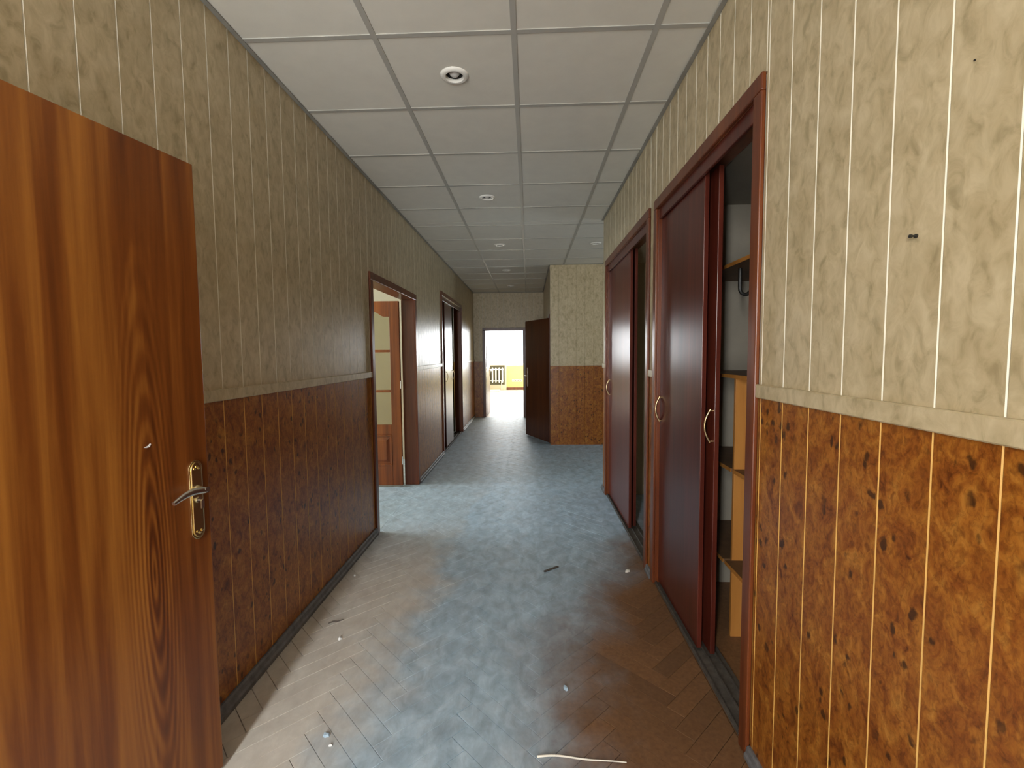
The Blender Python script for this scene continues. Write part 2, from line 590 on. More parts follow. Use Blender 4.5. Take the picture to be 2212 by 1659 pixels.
def block_mb(mb, c, cx, cy, zt, ox=0.0, oy=0.0):
    b, n = len(mb.v), len(c)
    mb.v += [(p[0] - ox, p[1] - oy, -0.0125) for p in c]
    mb.v += [(p[0] - ox, p[1] - oy, zt - 0.0012) for p in c]
    for p in c:
        l = math.hypot(p[0] - cx, p[1] - cy)
        k = 1 - bevel_in * 1.5 / max(l, 0.01)
        mb.v.append((cx + (p[0] - cx) * k - ox, cy + (p[1] - cy) * k - oy, zt))
    for i in range(n):
        j = (i + 1) % n
        mb.f += [(b + i, b + j, b + n + j, b + n + i), (b + n + i, b + n + j, b + 2 * n + j, b + 2 * n + i)]
    mb.f.append(tuple(b + 2 * n + i for i in range(n)))
    mb.m += [0] * (2 * n + 1)


block_mesh = {}
rest = MB()
for bi, (dist, kind, full, c, cx, cy) in enumerate(blocks):
    lift = random.uniform(-0.0005, 0.0003)
    if bi < 300:
        if full:
            if kind not in block_mesh:
                mb = MB()
                block_mb(mb, c, cx, cy, 0.0, cx, cy)
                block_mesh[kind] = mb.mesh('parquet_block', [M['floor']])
            o = put('parquet_block', block_mesh[kind], floor, (cx, cy, lift))
        else:
            mb = MB()
            block_mb(mb, c, cx, cy, 0.0, cx, cy)
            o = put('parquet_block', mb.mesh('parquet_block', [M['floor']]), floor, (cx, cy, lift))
    else:
        block_mb(rest, c, cx, cy, lift)
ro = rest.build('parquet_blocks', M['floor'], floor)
ro['kind'] = 'stuff'

# ------------------------------------------------------------------ ceiling
cl = MB()
cl.box(-5.4, 4.4, -3.6, 19.3, TOP, 3.1)
cl.box(-5.2, -1.385, -3.0, 6.5, CEIL, TOP)
cl.box(-4.2, 4.2, 10.75, 18.7, CEIL, TOP)
cl.box(XF + 0.1, 3.7, RY1 + 0.1, Y1, CEIL, TOP)
ceiling = cl.build('ceiling', M['plaster'])
tag(ceiling, 'white suspended tile ceiling with grey metal grid', 'ceiling', kind='structure')
GX = [-1.255, -0.655, -0.055, 0.545, 1.145, 1.745, 2.345, 2.945, 3.6]
GY = [2.076 + 0.6 * k for k in range(-9, 16)]
LIGHTS = [(-0.355, 2.376), (-0.355, 4.176), (-0.355, 5.976), (-0.355, 7.776), (-0.355, 9.576), (0.845, 5.976)]
ZT = CEIL + 0.003
tile_cache = {}


def tile_obj(x0, x1, y0, y1, hole=None):
    w, d = x1 - x0, y1 - y0
    if w < 0.02 or d < 0.02:
        return
    key = (round(w, 3), round(d, 3), bool(hole))
    if key not in tile_cache:
        mb = MB()
        g = 0.004
        hx, hy = w / 2 - g, d / 2 - g
        if not hole:
            mb.box(-hx, hx, -hy, hy, 0, 0.015)
        else:
            seg, r = 32, 0.047
            for k in range(seg):
                a = 2 * PI * k / seg
                ca, sa = math.cos(a), math.sin(a)
                t = min(hx / abs(ca) if abs(ca) > 1e-6 else 9, hy / abs(sa) if abs(sa) > 1e-6 else 9)
                mb.v += [(r * ca, r * sa, 0), (t * ca, t * sa, 0), (r * ca, r * sa, 0.015), (t * ca, t * sa, 0.015)]
            for k in range(seg):
                a, b = 4 * k, 4 * ((k + 1) % seg)
                mb.f += [(a, a + 1, b + 1, b), (a + 2, b + 2, b + 3, a + 3), (a, b, b + 2, a + 2), (a + 1, a + 3, b + 3, b + 1)]
                mb.m += [0] * 4
        tile_cache[key] = mb.mesh('ceiling_tile', [M['tile']])
    put('ceiling_tile', tile_cache[key], ceiling, ((x0 + x1) / 2, (y0 + y1) / 2, ZT))


def ceiling_zone(zx0, zx1, zy0, zy1):
    for a, b in zip(GX[:-1], GX[1:]):
        x0, x1 = max(a, zx0), min(b, zx1)
        if x1 - x0 < 0.02:
            continue
        for c, d in zip(GY[:-1], GY[1:]):
            y0, y1 = max(c, zy0), min(d, zy1)
            if y1 - y0 < 0.02:
                continue
            hole = any(x0 < lx < x1 and y0 < ly < y1 for lx, ly in LIGHTS)
            tile_obj(x0, x1, y0, y1, hole)
        if zx0 < a < zx1 and a > -1.2:
            MB().box(a - 0.012, a + 0.012, zy0, zy1, CEIL - 0.001, ZT + 0.001).build('main_runner', M['grid'], ceiling)
    for c in GY:
        if zy0 < c < zy1:
            xs = [zx0] + [g for g in GX if zx0 < g < zx1 and g > -1.2] + [zx1]
            for a, b in zip(xs[:-1], xs[1:]):
                aa = a + (0.012 if a in GX else 0)
                bb = b - (0.012 if b in GX else 0)
                MB().box(aa, bb, c - 0.012, c + 0.012, CEIL - 0.0005, ZT + 0.001).build('cross_tee', M['grid'], ceiling)


ceiling_zone(XL, XR, Y0, RY0)
ceiling_zone(XL, RX, RY0, RY1)
ceiling_zone(XL, XF, RY1, Y1)
for (x0, x1, y0, y1) in ((XL + 0.001, XL + 0.022, Y0, Y1), (XR - 0.022, XR - 0.001, Y0, RY0), (XF - 0.022, XF - 0.001, RY1, Y1),
                         (XF, RX, RY1 - 0.022, RY1 - 0.001), (XL + 0.022, XF - 0.022, Y1 - 0.022, Y1 - 0.001)):
    MB().box(x0, x1, y0, y1, CEIL - 0.004, CEIL - 0.001).build('edge_trim', M['angle'], ceiling)

# ------------------------------------------------------------------ walls
panel_cache = {}


def panel_mesh(w, h, mat, edge):
    key = (round(w, 4), round(h, 4), mat, edge)
    if key not in panel_cache:
        mb = MB()
        a, c = w / 2 - 0.0003, w / 2 - 0.0024
        p = [(-a, 0), (a, 0), (a, PT * 0.78), (c, PT), (-c, PT), (-a, PT * 0.78)]
        b = 0
        mb.v += [(x, -y, 0) for x, y in p] + [(x, -y, h) for x, y in p]
        for i in range(6):
            j = (i + 1) % 6
            mb.f.append((i, j, 6 + j, 6 + i))
            mb.m.append(1 if i in (1, 2, 4, 5) else 0)
        mb.f += [tuple(range(6))[::-1], tuple(range(6, 12))]
        mb.m += [0, 0]
        panel_cache[key] = mb.mesh('wall_panel', [M[mat], M[edge]])
    return panel_cache[key]


def panel_run(wall, origin, rz, u0, u1, first, width, zones, openings):
    """vertical lamella panels on a wall; local u runs along the wall, panels stand proud towards local -y"""
    us = []
    k = math.floor((u0 - first) / width)
    while first + k * width < u1:
        us.append((max(u0, first + k * width), min(u1, first + (k + 1) * width)))
        k += 1
    rot = Matrix.Rotation(rz, 4, 'Z')
    for a, b in us:
        cuts = sorted({a, b} | {e for o in openings for e in o[:2] if a < e < b})
        for c, d in zip(cuts[:-1], cuts[1:]):
            if d - c < 0.004:
                continue
            mid = (c + d) / 2
            for z0, z1, mat, edge in zones:
                zlo = z0
                for (o0, o1, oz) in openings:
                    if o0 < mid < o1:
                        zlo = max(zlo, oz)
                if z1 - zlo < 0.01:
                    continue
                p = put('wall_panel', panel_mesh(d - c, z1 - zlo, mat, edge), wall)
                p.location = Vector(origin) + rot @ Vector((mid, 0, zlo))
                p.rotation_euler = (0, 0, rz)


def rail_run(wall, name, origin, rz, u0, u1, z0, z1, openings, mat, depth=0.012):
    cuts = sorted({u0, u1} | {e for o in openings for e in o[:2] if u0 < e < u1})
    for c, d in zip(cuts[:-1], cuts[1:]):
        if any(o0 < (c + d) / 2 < o1 for o0, o1, oz in openings):
            continue
        mb = MB()
        e = 0.003
        mb.prism([(-PT * 0.5, z0), (-PT - depth + e, z0), (-PT - depth, z0 + e), (-PT - depth, z1 - e), (-PT - depth + e, z1), (-PT * 0.5, z1)], 'x', c + 0.001, d - 0.001)
        o = mb.build(name, M[mat], wall)
        o.location = origin
        o.rotation_euler = (0, 0, rz)


def skirting_mesh(c, d, h=0.055, t=0.026):
    mb = MB()
    p = [(-PT, 0.001), (-PT - t, 0.001), (-PT - t, h * 0.35), (-PT - t * 0.72, h * 0.52), (-PT - t * 0.60, h * 0.86), (-PT - t * 0.35, h), (-PT, h)]
    mb.prism(p, 'x', c, d)
    return mb


def core(name, segs, label, mats):
    mb = MB()
    for s in segs:
        mb.box(*s)
    o = mb.build(name, mats)
    return tag(o, label, 'wall', kind='structure')


LEFT_OPEN = [(-0.17, 0.71, 2.13), (3.65, 5.15, 2.10), (6.645, 8.665, 2.345)]
RIGHT_OPEN = [(1.614, 2.94, 2.36), (3.06, 4.77, 2.36)]
DL0, DL1 = 1.270, 1.316
DR0, DR1 = 1.292, 1.338


def wall_segments(x0, x1, u0, u1, openings, split, shrink=0.02):
    """boxes for a wall running along y with door openings (the joint colour changes at the rail)"""
    out = []
    cur = u0
    for (a, b, z) in openings:
        a2, b2, z2 = a + shrink, b - shrink, z - shrink
        out.append((x0, x1, cur, a2, 0, split, 1))
        out.append((x0, x1, cur, a2, split, TOP, 0))
        out.append((x0, x1, a2, b2, z2, TOP, 0))
        cur = b2
    out.append((x0, x1, cur, u1, 0, split, 1))
    out.append((x0, x1, cur, u1, split, TOP, 0))
    return out


JM = [M['joint_pale'], M['joint_gold']]
wall_left = core('wall_left', wall_segments(-1.385, XL - PT, -3.1, Y1 + 0.1, LEFT_OPEN, DL0), 'left corridor wall of beige panels above brown burl panels', JM)
ORL = (XL - PT, 0, 0)
zones = [(0.0, DL0 + 0.01, 'lower', 'joint_gold'), (DL1 - 0.01, CEIL + 0.02, 'upper', 'joint_pale')]
# on the left wall local u = world y  (rz = +90 degrees, local -y = +x)
panel_run(wall_left, ORL, PI / 2, Y0, Y1, 1.171, LP, zones, LEFT_OPEN)
rail_run(wall_left, 'dado_rail', ORL, PI / 2, Y0, Y1, DL0, DL1, LEFT_OPEN, 'upper')

wall_right = core('wall_right', wall_segments(XR + PT, 0.93, -3.1, RY0 - PT, RIGHT_OPEN, DR0), 'right corridor wall of pale beige panels above orange burl panels', JM)
ORR = (XR + PT, 0, 0)
zonesR = [(0.0, DR0 + 0.01, 'lower', 'joint_gold'), (DR1 - 0.01, CEIL + 0.02, 'upper', 'joint_pale')]
ROPEN_U = [(-b, -a, z) for a, b, z in RIGHT_OPEN][::-1]
# on the right wall local u = -world y (rz = -90 degrees, local -y = -x)
panel_run(wall_right, ORR, -PI / 2, -RY0, 3.0, -1.598, RP, zonesR, ROPEN_U)
rail_run(wall_right, 'dado_rail', ORR, -PI / 2, -RY0, 3.0, DR0, DR1, ROPEN_U, 'upper')
# end of the right wall, facing the recess
MB().box(XR + 0.001, 0.93, RY0 - PT, RY0, 0, DR0).build('end_board', M['lower'], wall_right)
MB().box(XR + 0.001, 0.93, RY0 - PT, RY0, DR0, TOP).build('end_board', M['joint_pale'], wall_right)

wall_recess = core('wall_recess', [(XF + PT, RX + 0.1, RY1 + PT, RY1 + 0.1, 0, 1.25, 1), (XF + PT, RX + 0.1, RY1 + PT, RY1 + 0.1, 1.25, TOP, 0)],
                   'panelled wall facing the corridor beside the dark open door', JM)
panel_run(wall_recess, (0, RY1 + PT, 0), 0, XF, RX, XF, 0.135, [(0, 1.25, 'lower', 'lower'), (1.252, CEIL + 0.02, 'upper', 'upper')], [])

FR_OPEN = [(7.43, 8.36, 2.06)]
wall_far_right = core('wall_far_right', wall_segments(XF + PT, XF + 0.1, RY1 + 0.1, Y1 + 0.1, FR_OPEN, 1.25), 'short right wall beyond the recess behind the open dark door', JM)
panel_run(wall_far_right, (XF + PT, 0, 0), -PI / 2, -Y1, -RY1, -7.35, 0.135, [(0, 1.25, 'lower', 'joint_gold'), (1.252, CEIL + 0.02, 'upper', 'joint_pale')], [(-8.36, -7.43, 2.06)])

FX0, FX1, FZ = -1.045, -0.065, 2.03
fw = []
for (a, b) in ((-4.2, FX0 + 0.02), (FX1 - 0.02, 4.2)):
    fw += [(a, b, Y1 + PT, Y1 + 0.15, 0, 1.27, 1), (a, b, Y1 + PT, Y1 + 0.15, 1.27, TOP, 0)]
fw.append((FX0 + 0.02, FX1 - 0.02, Y1 + PT, Y1 + 0.15, FZ - 0.02, TOP, 0))
wall_far = core('wall_far', fw, 'end wall of the corridor around the bright doorway', JM)
panel_run(wall_far, (0, Y1 + PT, 0), 0, XL, XF, XL + 0.0, 0.135, [(0, 1.272, 'lower', 'joint_gold'), (1.30, CEIL + 0.02, 'upper', 'joint_pale')], [(FX0, FX1, FZ)])
rail_run(wall_far, 'dado_rail', (0, Y1 + PT, 0), 0, XL, XF, 1.27, 1.305, [(FX0, FX1, FZ)], 'upper')

# plain walls of the adjoining rooms, with window openings
core('wall_back', [(-1.4, 0.93, -1.85, -1.7, 0, 0.32, 0), (-1.4, 0.93, -1.85, -1.7, 2.68, TOP, 0), (-1.4, -1.15, -1.85, -1.7, 0.32, 2.68, 0), (-0.73, 0.93, -1.85, -1.7, 0.32, 2.68, 0)],
     'plain end wall of the corridor with a window', [M['plaster']])
ww = []
for (a, b) in ((-3.2, -0.8), (1.5, 3.15), (5.45, 6.7)):
    ww.append((-5.15, -5.0, a, b, 0, TOP, 0))
for (a, b) in ((-0.8, 1.5), (3.15, 5.45)):
    ww += [(-5.15, -5.0, a, b, 0, 0.85, 0), (-5.15, -5.0, a, b, 2.55, TOP, 0)]
core('wall_outer_left', ww, 'cream outer wall of the side rooms with windows', [M['plaster']])
core('wall_room_divider', [(-5.0, -1.385, 2.25, 2.40, 0, TOP, 0)], 'cream partition wall between the two side rooms', [M['plaster']])
core('wall_room_end', [(-5.0, -1.385, 6.35, 6.5, 0, TOP, 0)], 'darkened cream wall behind the glazed door', [M['beige']])
core('wall_room_start', [(-5.0, -1.385, -3.15, -3.0, 0, TOP, 0)], 'cream wall of the side room at the start of the corridor', [M['plaster']])
core('wall_recess_near', [(0.93, RX + 0.1, RY0 - 0.12, RY0, 0, TOP, 0)], 'cream side wall of the recess behind the wardrobes', [M['plaster']])
core('wall_recess_end', [(RX, RX + 0.15, RY0 - 0.12, 5.4, 0, TOP, 0), (RX, RX + 0.15, 6.9, RY1 + 0.1, 0, TOP, 0), (RX, RX + 0.15, 5.4, 6.9, 0, 0.8, 0), (RX, RX + 0.15, 5.4, 6.9, 2.4, TOP, 0)],
     'cream end wall of the recess with a window', [M['plaster']])
core('wall_dark_room', [(3.6, 3.7, RY1 + 0.1, Y1, 0, TOP, 0)], 'plain wall of the room behind the open dark door', [M['plaster']])
FRX0, FRX1 = -3.6, 3.6
core('wall_far_room', [(-4.2, 4.2, 18.6, 18.8, 0, 0.97, 1), (-4.2, 4.2, 18.6, 18.8, 2.65, TOP, 0), (-4.2, FRX0, 18.6, 18.8, 0.97, 2.65, 0), (FRX1, 4.2, 18.6, 18.8, 0.97, 2.65, 0),
                       (-4.2, -4.0, 10.75, 18.6, 0, TOP, 0), (4.0, 4.2, 10.75, 18.6, 0, TOP, 0), (-2.4, -0.90, 18.45, 18.6, 0, 1.0, 0)],
     'cream and yellow walls of the bright far room', [M['plaster'], M['yellow']])
fb = MB().box(-0.9, 4.0, 18.57, 18.6, 0.0, 0.10).build('baseboard_far_room', M['frame'])
tag(fb, 'brown baseboard under the yellow parapet of the far room', 'baseboard', kind='structure')

# skirtings
bl = empty('baseboard_left')
tag(bl, 'low dusty grey skirting along the left wall', 'baseboard', kind='structure')
for a, b in ((Y0, -0.17), (0.71, 3.648), (5.152, 6.643), (8.70, Y1 - 0.02)):
    o = skirting_mesh(a, b).build('skirting', M['base'], bl)
    o.location = ORL
    o.rotation_euler = (0, 0, PI / 2)
br = empty('baseboard_right')
tag(br, 'low dusty grey skirting along the right wall', 'baseboard', kind='structure')
for a, b in ((-3.0, 1.612), (2.942, 3.058), (4.772, RY0 - 0.002)):
    o = skirting_mesh(-b, -a, 0.045, 0.022).build('skirting', M['base'], br)
    o.location = ORR
    o.rotation_euler = (0, 0, -PI / 2)


# ------------------------------------------------------------------ windows (daylight openings)
def window(name, c, along, w, h, label):
    """along = 'x' or 'y': the direction the window runs in"""
    o = empty(name, c)
    tag(o, label, 'window', kind='structure')
    if along == 'y':
        o.rotation_euler = (0, 0, PI / 2)
    t = 0.05
    n = max(1, round(w / 0.9))
    fr = MB()
    fr.box(-w / 2, w / 2, -0.03, 0.03, -h / 2, -h / 2 + t).box(-w / 2, w / 2, -0.03, 0.03, h / 2 - t, h / 2)
    fr.box(-w / 2, -w / 2 + t, -0.03, 0.03, -h / 2 + t, h / 2 - t).box(w / 2 - t, w / 2, -0.03, 0.03, -h / 2 + t, h / 2 - t)
    for k in range(1, n):
        x = -w / 2 + w * k / n
        fr.box(x - 0.02, x + 0.02, -0.03, 0.03, -h / 2 + t, h / 2 - t)
    fr.build('window_frame', M['white'], o)
    for k in range(n):
        a = -w / 2 + w * k / n + (t if k == 0 else 0.02)
        b = -w / 2 + w * (k + 1) / n - (t if k == n - 1 else 0.02)
        MB().box(a, b, -0.003, 0.003, -h / 2 + t, h / 2 - t).build('pane', M['glass'], o)
    MB().box(-w / 2 - 0.0, w / 2 + 0.0, -0.06, 0.06, -h / 2 - 0.012, -h / 2).build('window_sill', M['white'], o)
    return o


window('window_1', (-0.94, -1.775, 1.506), 'x', 0.41, 2.34, 'white framed window at the start of the corridor')
window('window_2', (-5.075, 0.35, 1.706), 'y', 2.29, 1.68, 'white framed window of the near side room')
window('window_3', (-5.075, 4.3, 1.706), 'y', 2.29, 1.68, 'white framed window of the room behind the glazed door')
window('window_4', (0.0, 18.7, 1.816), 'x', 7.18, 1.66, 'wide white framed window of the bright far room')
window('window_5', (RX + 0.075, 6.15, 1.606), 'y', 1.49, 1.58, 'white framed window in the end of the recess')


# ------------------------------------------------------------------ doors
def lever_set(parent, u, z, side, scale=1.0, ornate=True, flip=1):
    """brass back plate with lever handle and key; u along the leaf, side = -1 / +1 face, on leaf-local coordinates"""
    y0 = 0.0
    h, w = 0.125 * scale, 0.023 * scale
    pts = []
    for k in range(13):
        a = PI * k / 12
        pts.append((u + w * math.cos(a) * (1.0 if 2 < k < 10 else 1.06), z + h - 0.022 + 0.022 * math.sin(a) * 1.25))
    for k in range(13):
        a = PI + PI * k / 12
        pts.append((u + w * math.cos(a) * (1.0 if 2 < k < 10 else 1.06), z - h + 0.022 + 0.022 * math.sin(a) * 1.25))
    mb = MB()
    mb.prism(pts, 'y', 0.0 * side, 0.005 * side)
    inner = [(u + (p[0] - u) * 0.78, z + (p[1] - z) * 0.955) for p in pts]
    mb.prism(inner, 'y', 0.005 * side, 0.008 * side)
    plate = mb.build('handle_plate', M['brass'], parent, bevel=0.0015)
    if ornate:
        orn = MB()
        for sgn in (-1, 1):
            for dx in (-0.008, 0.0, 0.008):
                orn.lathe([(0.0, 0.0), (0.0045, 0.0), (0.004, 0.0025 * side), (0.0, 0.0035 * side)], (u + dx, 0.008 * side, z + sgn * (h - 0.016 - abs(dx) * 0.7)), 'y', 12)
        orn.build('rosette', M['brass'], plate)
    zl = z + 0.035 * scale
    lv = MB()
    lv.lathe([(0.0, 0.008 * side), (0.0135, 0.008 * side), (0.011, 0.016 * side), (0.0095, 0.034 * side), (0.0095, 0.048 * side), (0.0, 0.048 * side)], (u, 0, zl), 'y', 20)
    path, rad = [], []
    for k in range(13):
        t = k / 12
        path.append((u - flip * (0.118 * t), (0.043 - 0.004 * math.sin(PI * t)) * side, zl + 0.006 * math.sin(PI * t * 1.1) - 0.020 * max(0, t - 0.35) ** 1.3 * 0.7))
        rad.append((0.0055 + 0.001 * math.sin(PI * t), 0.0100 - 0.0035 * t + 0.0025 * math.sin(PI * t)))
    lv.tube(path, rad, 12)
    lv.build('lever', M['nickel'], plate, smooth=True)
    ky = MB()
    ky.lathe([(0.0, 0.008 * side), (0.010, 0.008 * side), (0.0095, 0.013 * side), (0.0, 0.013 * side)], (u, 0, z + 0.0), 'y', 16)
    ky.lathe([(0.0, 0.013 * side), (0.003, 0.013 * side), (0.003, 0.026 * side), (0.0, 0.026 * side)], (u, 0, z + 0.0), 'y', 10)
    ky.prism([(u - 0.006, z - 0.026), (u + 0.005, z - 0.026), (u + 0.006, z - 0.004), (u + 0.001, z + 0.004), (u - 0.006, z - 0.002)], 'y', 0.024 * side, 0.027 * side)
    ky.build('key', M['nickel'], plate)
    return plate


def casing(parent, x_face, depth_dir, y0, y1, z1, width=0.06, proud=0.014, depth=0.15, mat='frame', along='y'):
    """door lining with architrave on the corridor side; wall plane at x_face, wall body in direction depth_dir"""
    s = depth_dir
    xf = x_face - s * proud
    xb = x_face + s * depth

    def bx(mb, a0, a1, b0, b1, c0, c1):
        lo, hi = min(a0, a1), max(a0, a1)
        if along == 'y':
            mb.box(lo, hi, b0, b1, c0, c1)
        else:
            mb.box(b0, b1, lo, hi, c0, c1)
        return mb
    # architrave legs and head
    for (b0, b1) in ((y0, y0 + width), (y1 - width, y1)):
        bx(MB(), xf, x_face + s * 0.001, b0, b1, 0.001, z1 - width).build('architrave', M[mat], parent, bevel=0.004)
    bx(MB(), xf, x_face + s * 0.001, y0, y1, z1 - width, z1).build('architrave', M[mat], parent, bevel=0.004)
    # lining
    t = 0.028
    for (b0, b1) in ((y0 + width - t, y0 + width - 0.002), (y1 - width + 0.002, y1 - width + t)):
        bx(MB(), x_face + s * 0.001, xb, b0, b1, 0.001, z1 - width).build('jamb', M[mat], parent, bevel=0.002)
    bx(MB(), x_face + s * 0.001, xb, y0 + width - t, y1 - width + t, z1 - width + 0.002, z1 - width + t).build('head', M[mat], parent, bevel=0.002)


# door_1: near orange leaf standing open against the left wall
d1 = empty('door_1', (0, 0, 0))
tag(d1, 'orange brown flat wooden door standing open against the left wall, with brass lever handle', 'door', kind='structure')
casing(d1, XL, -1, -0.17, 0.71, 2.13)
hx, hy = -1.228, 0.690
fx, fy = -1.083, 1.517
ang = math.atan2(fy - hy, fx - hx)
LW = math.hypot(fx - hx, fy - hy)
leaf_mb = MB().box(0.0, LW, 0.0, 0.04, 0.012, 2.068)   # visible face is local y = 0 (towards the corridor)
leaf = leaf_mb.build('door_leaf', M['leaf'], d1, bevel=0.002)
leaf.location = (hx, hy, 0)
leaf.rotation_euler = (0, 0, ang)
lever_set(leaf, LW - 0.052, 0.982, -1, 1.0, True, 1)
chip = MB().prism([(LW - 0.215, 1.186), (LW - 0.203, 1.189), (LW - 0.196, 1.195), (LW - 0.193, 1.193), (LW - 0.198, 1.185), (LW - 0.208, 1.184)], 'y', -0.0012, 0.0005)
chip.build('paint_chip', M['paper'], leaf)
for hz in (0.25, 1.05, 1.85):
    MB().lathe([(0.0, 0), (0.008, 0), (0.008, 0.09), (0.0, 0.09)], (-0.006, -0.004, hz), 'z', 12).build('hinge', M['brass'], leaf)

# door_2: doorway with the glazed leaf opened into the side room
d2 = empty('door_2')
tag(d2, 'orange brown glazed door opened into the left room, with three panes and raised lower panel', 'door', kind='structure')
casing(d2, XL, -1, 3.65, 5.15, 2.10, width=0.062, proud=0.016, depth=0.142)
g = empty('glazed_leaf', (-1.392, 5.045, 0), PI)   # local u runs into the room (world -x)
g.parent = d2
LWG, HG = 0.66, 2.02
ST = 0.105
y0, y1 = 0.0, 0.04       # after the half turn local +y points to the camera
MB().box(0, ST, y0, y1, 0.015, HG).build('stile', M['glazed'], g, bevel=0.003)
MB().box(LWG - ST, LWG, y0, y1, 0.015, HG).build('stile', M['glazed'], g, bevel=0.003)
MB().box(ST, LWG - ST, y0, y1, 0.015, 0.235).build('bottom_rail', M['glazed'], g, bevel=0.003)
MB().box(ST, LWG - ST, y0, y1, 0.575, 0.685).build('lock_rail', M['glazed'], g, bevel=0.003)
arch = []
for k in range(25):
    t = k / 24
    u = ST + (LWG - 2 * ST) * t
    e = abs(t - 0.5) * 2
    s = 1 - min(1, max(0, (e - 0.25) / 0.5))
    s = s * s * (3 - 2 * s)
    arch.append((u, 1.855 + 0.055 * s))
arch = arch + [(LWG - ST, HG), (ST, HG)]
MB().prism(arch, 'y', y0, y1).build('top_rail', M['glazed'], g, bevel=0.002)
for zz in (1.052, 1.487):
    MB().box(ST, LWG - ST, y0 + 0.006, y1 - 0.006, zz - 0.014, zz + 0.014).build('muntin', M['glazed'], g, bevel=0.003)
for z0, z1 in ((0.685, 1.038), (1.066, 1.473), (1.501, 1.915)):
    MB().box(ST, LWG - ST, 0.017, 0.023, z0, z1).build('pane', M['frosted'], g)
mb = MB()
pb, pz0, pz1 = 0.008, 0.235, 0.575
mb.box(ST, LWG - ST, 0.010, 0.026, pz0, pz1)
raised = mb.build('panel', M['glazed'], g)
rp = MB()
a, b2 = ST + 0.035, LWG - ST - 0.035
lo = [(a, 0.026, pz0 + 0.035), (b2, 0.026, pz0 + 0.035), (b2, 0.026, pz1 - 0.035), (a, 0.026, pz1 - 0.035)]
hi = [(a + 0.03, 0.038, pz0 + 0.065), (b2 - 0.03, 0.038, pz0 + 0.065), (b2 - 0.03, 0.038, pz1 - 0.065), (a + 0.03, 0.038, pz1 - 0.065)]
rp.v += lo + hi
rp.f += [(0, 1, 5, 4), (1, 2, 6, 5), (2, 3, 7, 6), (3, 0, 4, 7), (4, 5, 6, 7), (3, 2, 1, 0)]
rp.m += [0] * 6
rp.build('raised_field', M['glazed'], raised)
md = MB()
for (a0, a1, c0, c1) in ((ST, LWG - ST, pz0, pz0 + 0.016), (ST, LWG - ST, pz1 - 0.016, pz1), (ST, ST + 0.016, pz0 + 0.016, pz1 - 0.016), (LWG - ST - 0.016, LWG - ST, pz0 + 0.016, pz1 - 0.016)):
    md.box(a0, a1, 0.026, 0.046, c0, c1)
md.build('moulding', M['glazed'], raised, bevel=0.003)
for hz in (0.25, 1.08):
    MB().lathe([(0.0, 0), (0.007, 0), (0.007, 0.085), (0.0, 0.085)], (-0.006, 0.042, hz), 'z', 12).build('hinge', M['nickel'], g)

# door_3: bright far doorway, leaf opened into the far room
d3 = empty('door_3')
tag(d3, 'far doorway with brown frame opening onto the bright room', 'door', kind='structure')
casing(d3, Y1, 1, FX0, FX1, FZ, width=0.065, proud=0.014, depth=0.155, along='x', mat='fardoor')
lf = MB().box(0, 0.80, 0.0, 0.04, 0.012, 1.955).build('door_leaf', M['fardoor'], d3, bevel=0.002)
lf.location = (-0.972, Y1 + 0.165, 0)
lf.rotation_euler = (0, 0, math.radians(90))
lever_set(lf, 0.74, 1.0, -1, 0.9, False, 1)
sp = MB().box(FX0 + 0.0655, FX0 + 0.0695, Y1 + 0.03, Y1 + 0.055, 0.93, 1.14).build('strike_plate', M['nickel'], d3)

# door_4: dark leaf standing open beside the recess wall
d4 = empty('door_4')
tag(d4, 'dark brown flat door standing ajar beside the recess wall', 'door', kind='structure')
casing(d4, XF, 1, 7.43, 8.36, 2.06, width=0.05, proud=0.012, depth=0.11, mat='fardoor')
hx4, hy4, fx4, fy4 = 0.318, 7.47, -0.060, 8.27
lf = MB().box(0, math.hypot(fx4 - hx4, fy4 - hy4), -0.04, 0.0, 0.012, 2.005).build('door_leaf', M['fardoor'], d4, bevel=0.002)
lf.location = (hx4, hy4, 0)
lf.rotation_euler = (0, 0, math.atan2(fy4 - hy4, fx4 - hx4))
hp = empty('handle_mount', (0, 0, 0))
hp.parent = lf
bpy.data.objects.remove(hp)
pl = MB().box(0.80, 0.83, 0.0, 0.006, 0.87, 1.20).build('handle_plate', M['nickel'], lf, bevel=0.001)
MB().tube([(0.815, 0.004, 1.06), (0.815, 0.045, 1.06), (0.79, 0.05, 1.06), (0.70, 0.046, 1.055)], 0.008, 10).build('lever', M['nickel'], pl, smooth=True)


# ------------------------------------------------------------------ built-in wardrobes
def bow_handle(parent, u, y_face, z, side, length=0.155):
    mb = MB()
    path = []
    for k in range(15):
        t = k / 14
        path.append((u, y_face + side * (0.008 + 0.026 * math.sin(PI * t)), z - length / 2 + length * t))
    mb.tube(path, 0.0045, 10)
    for zz in (z - length / 2 + 0.006, z + length / 2 - 0.006):
        mb.tube([(u, y_face, zz), (u, y_face + side * 0.011, zz)], 0.0042, 10)
    return mb.build('handle', M['gilt'], parent, smooth=True)


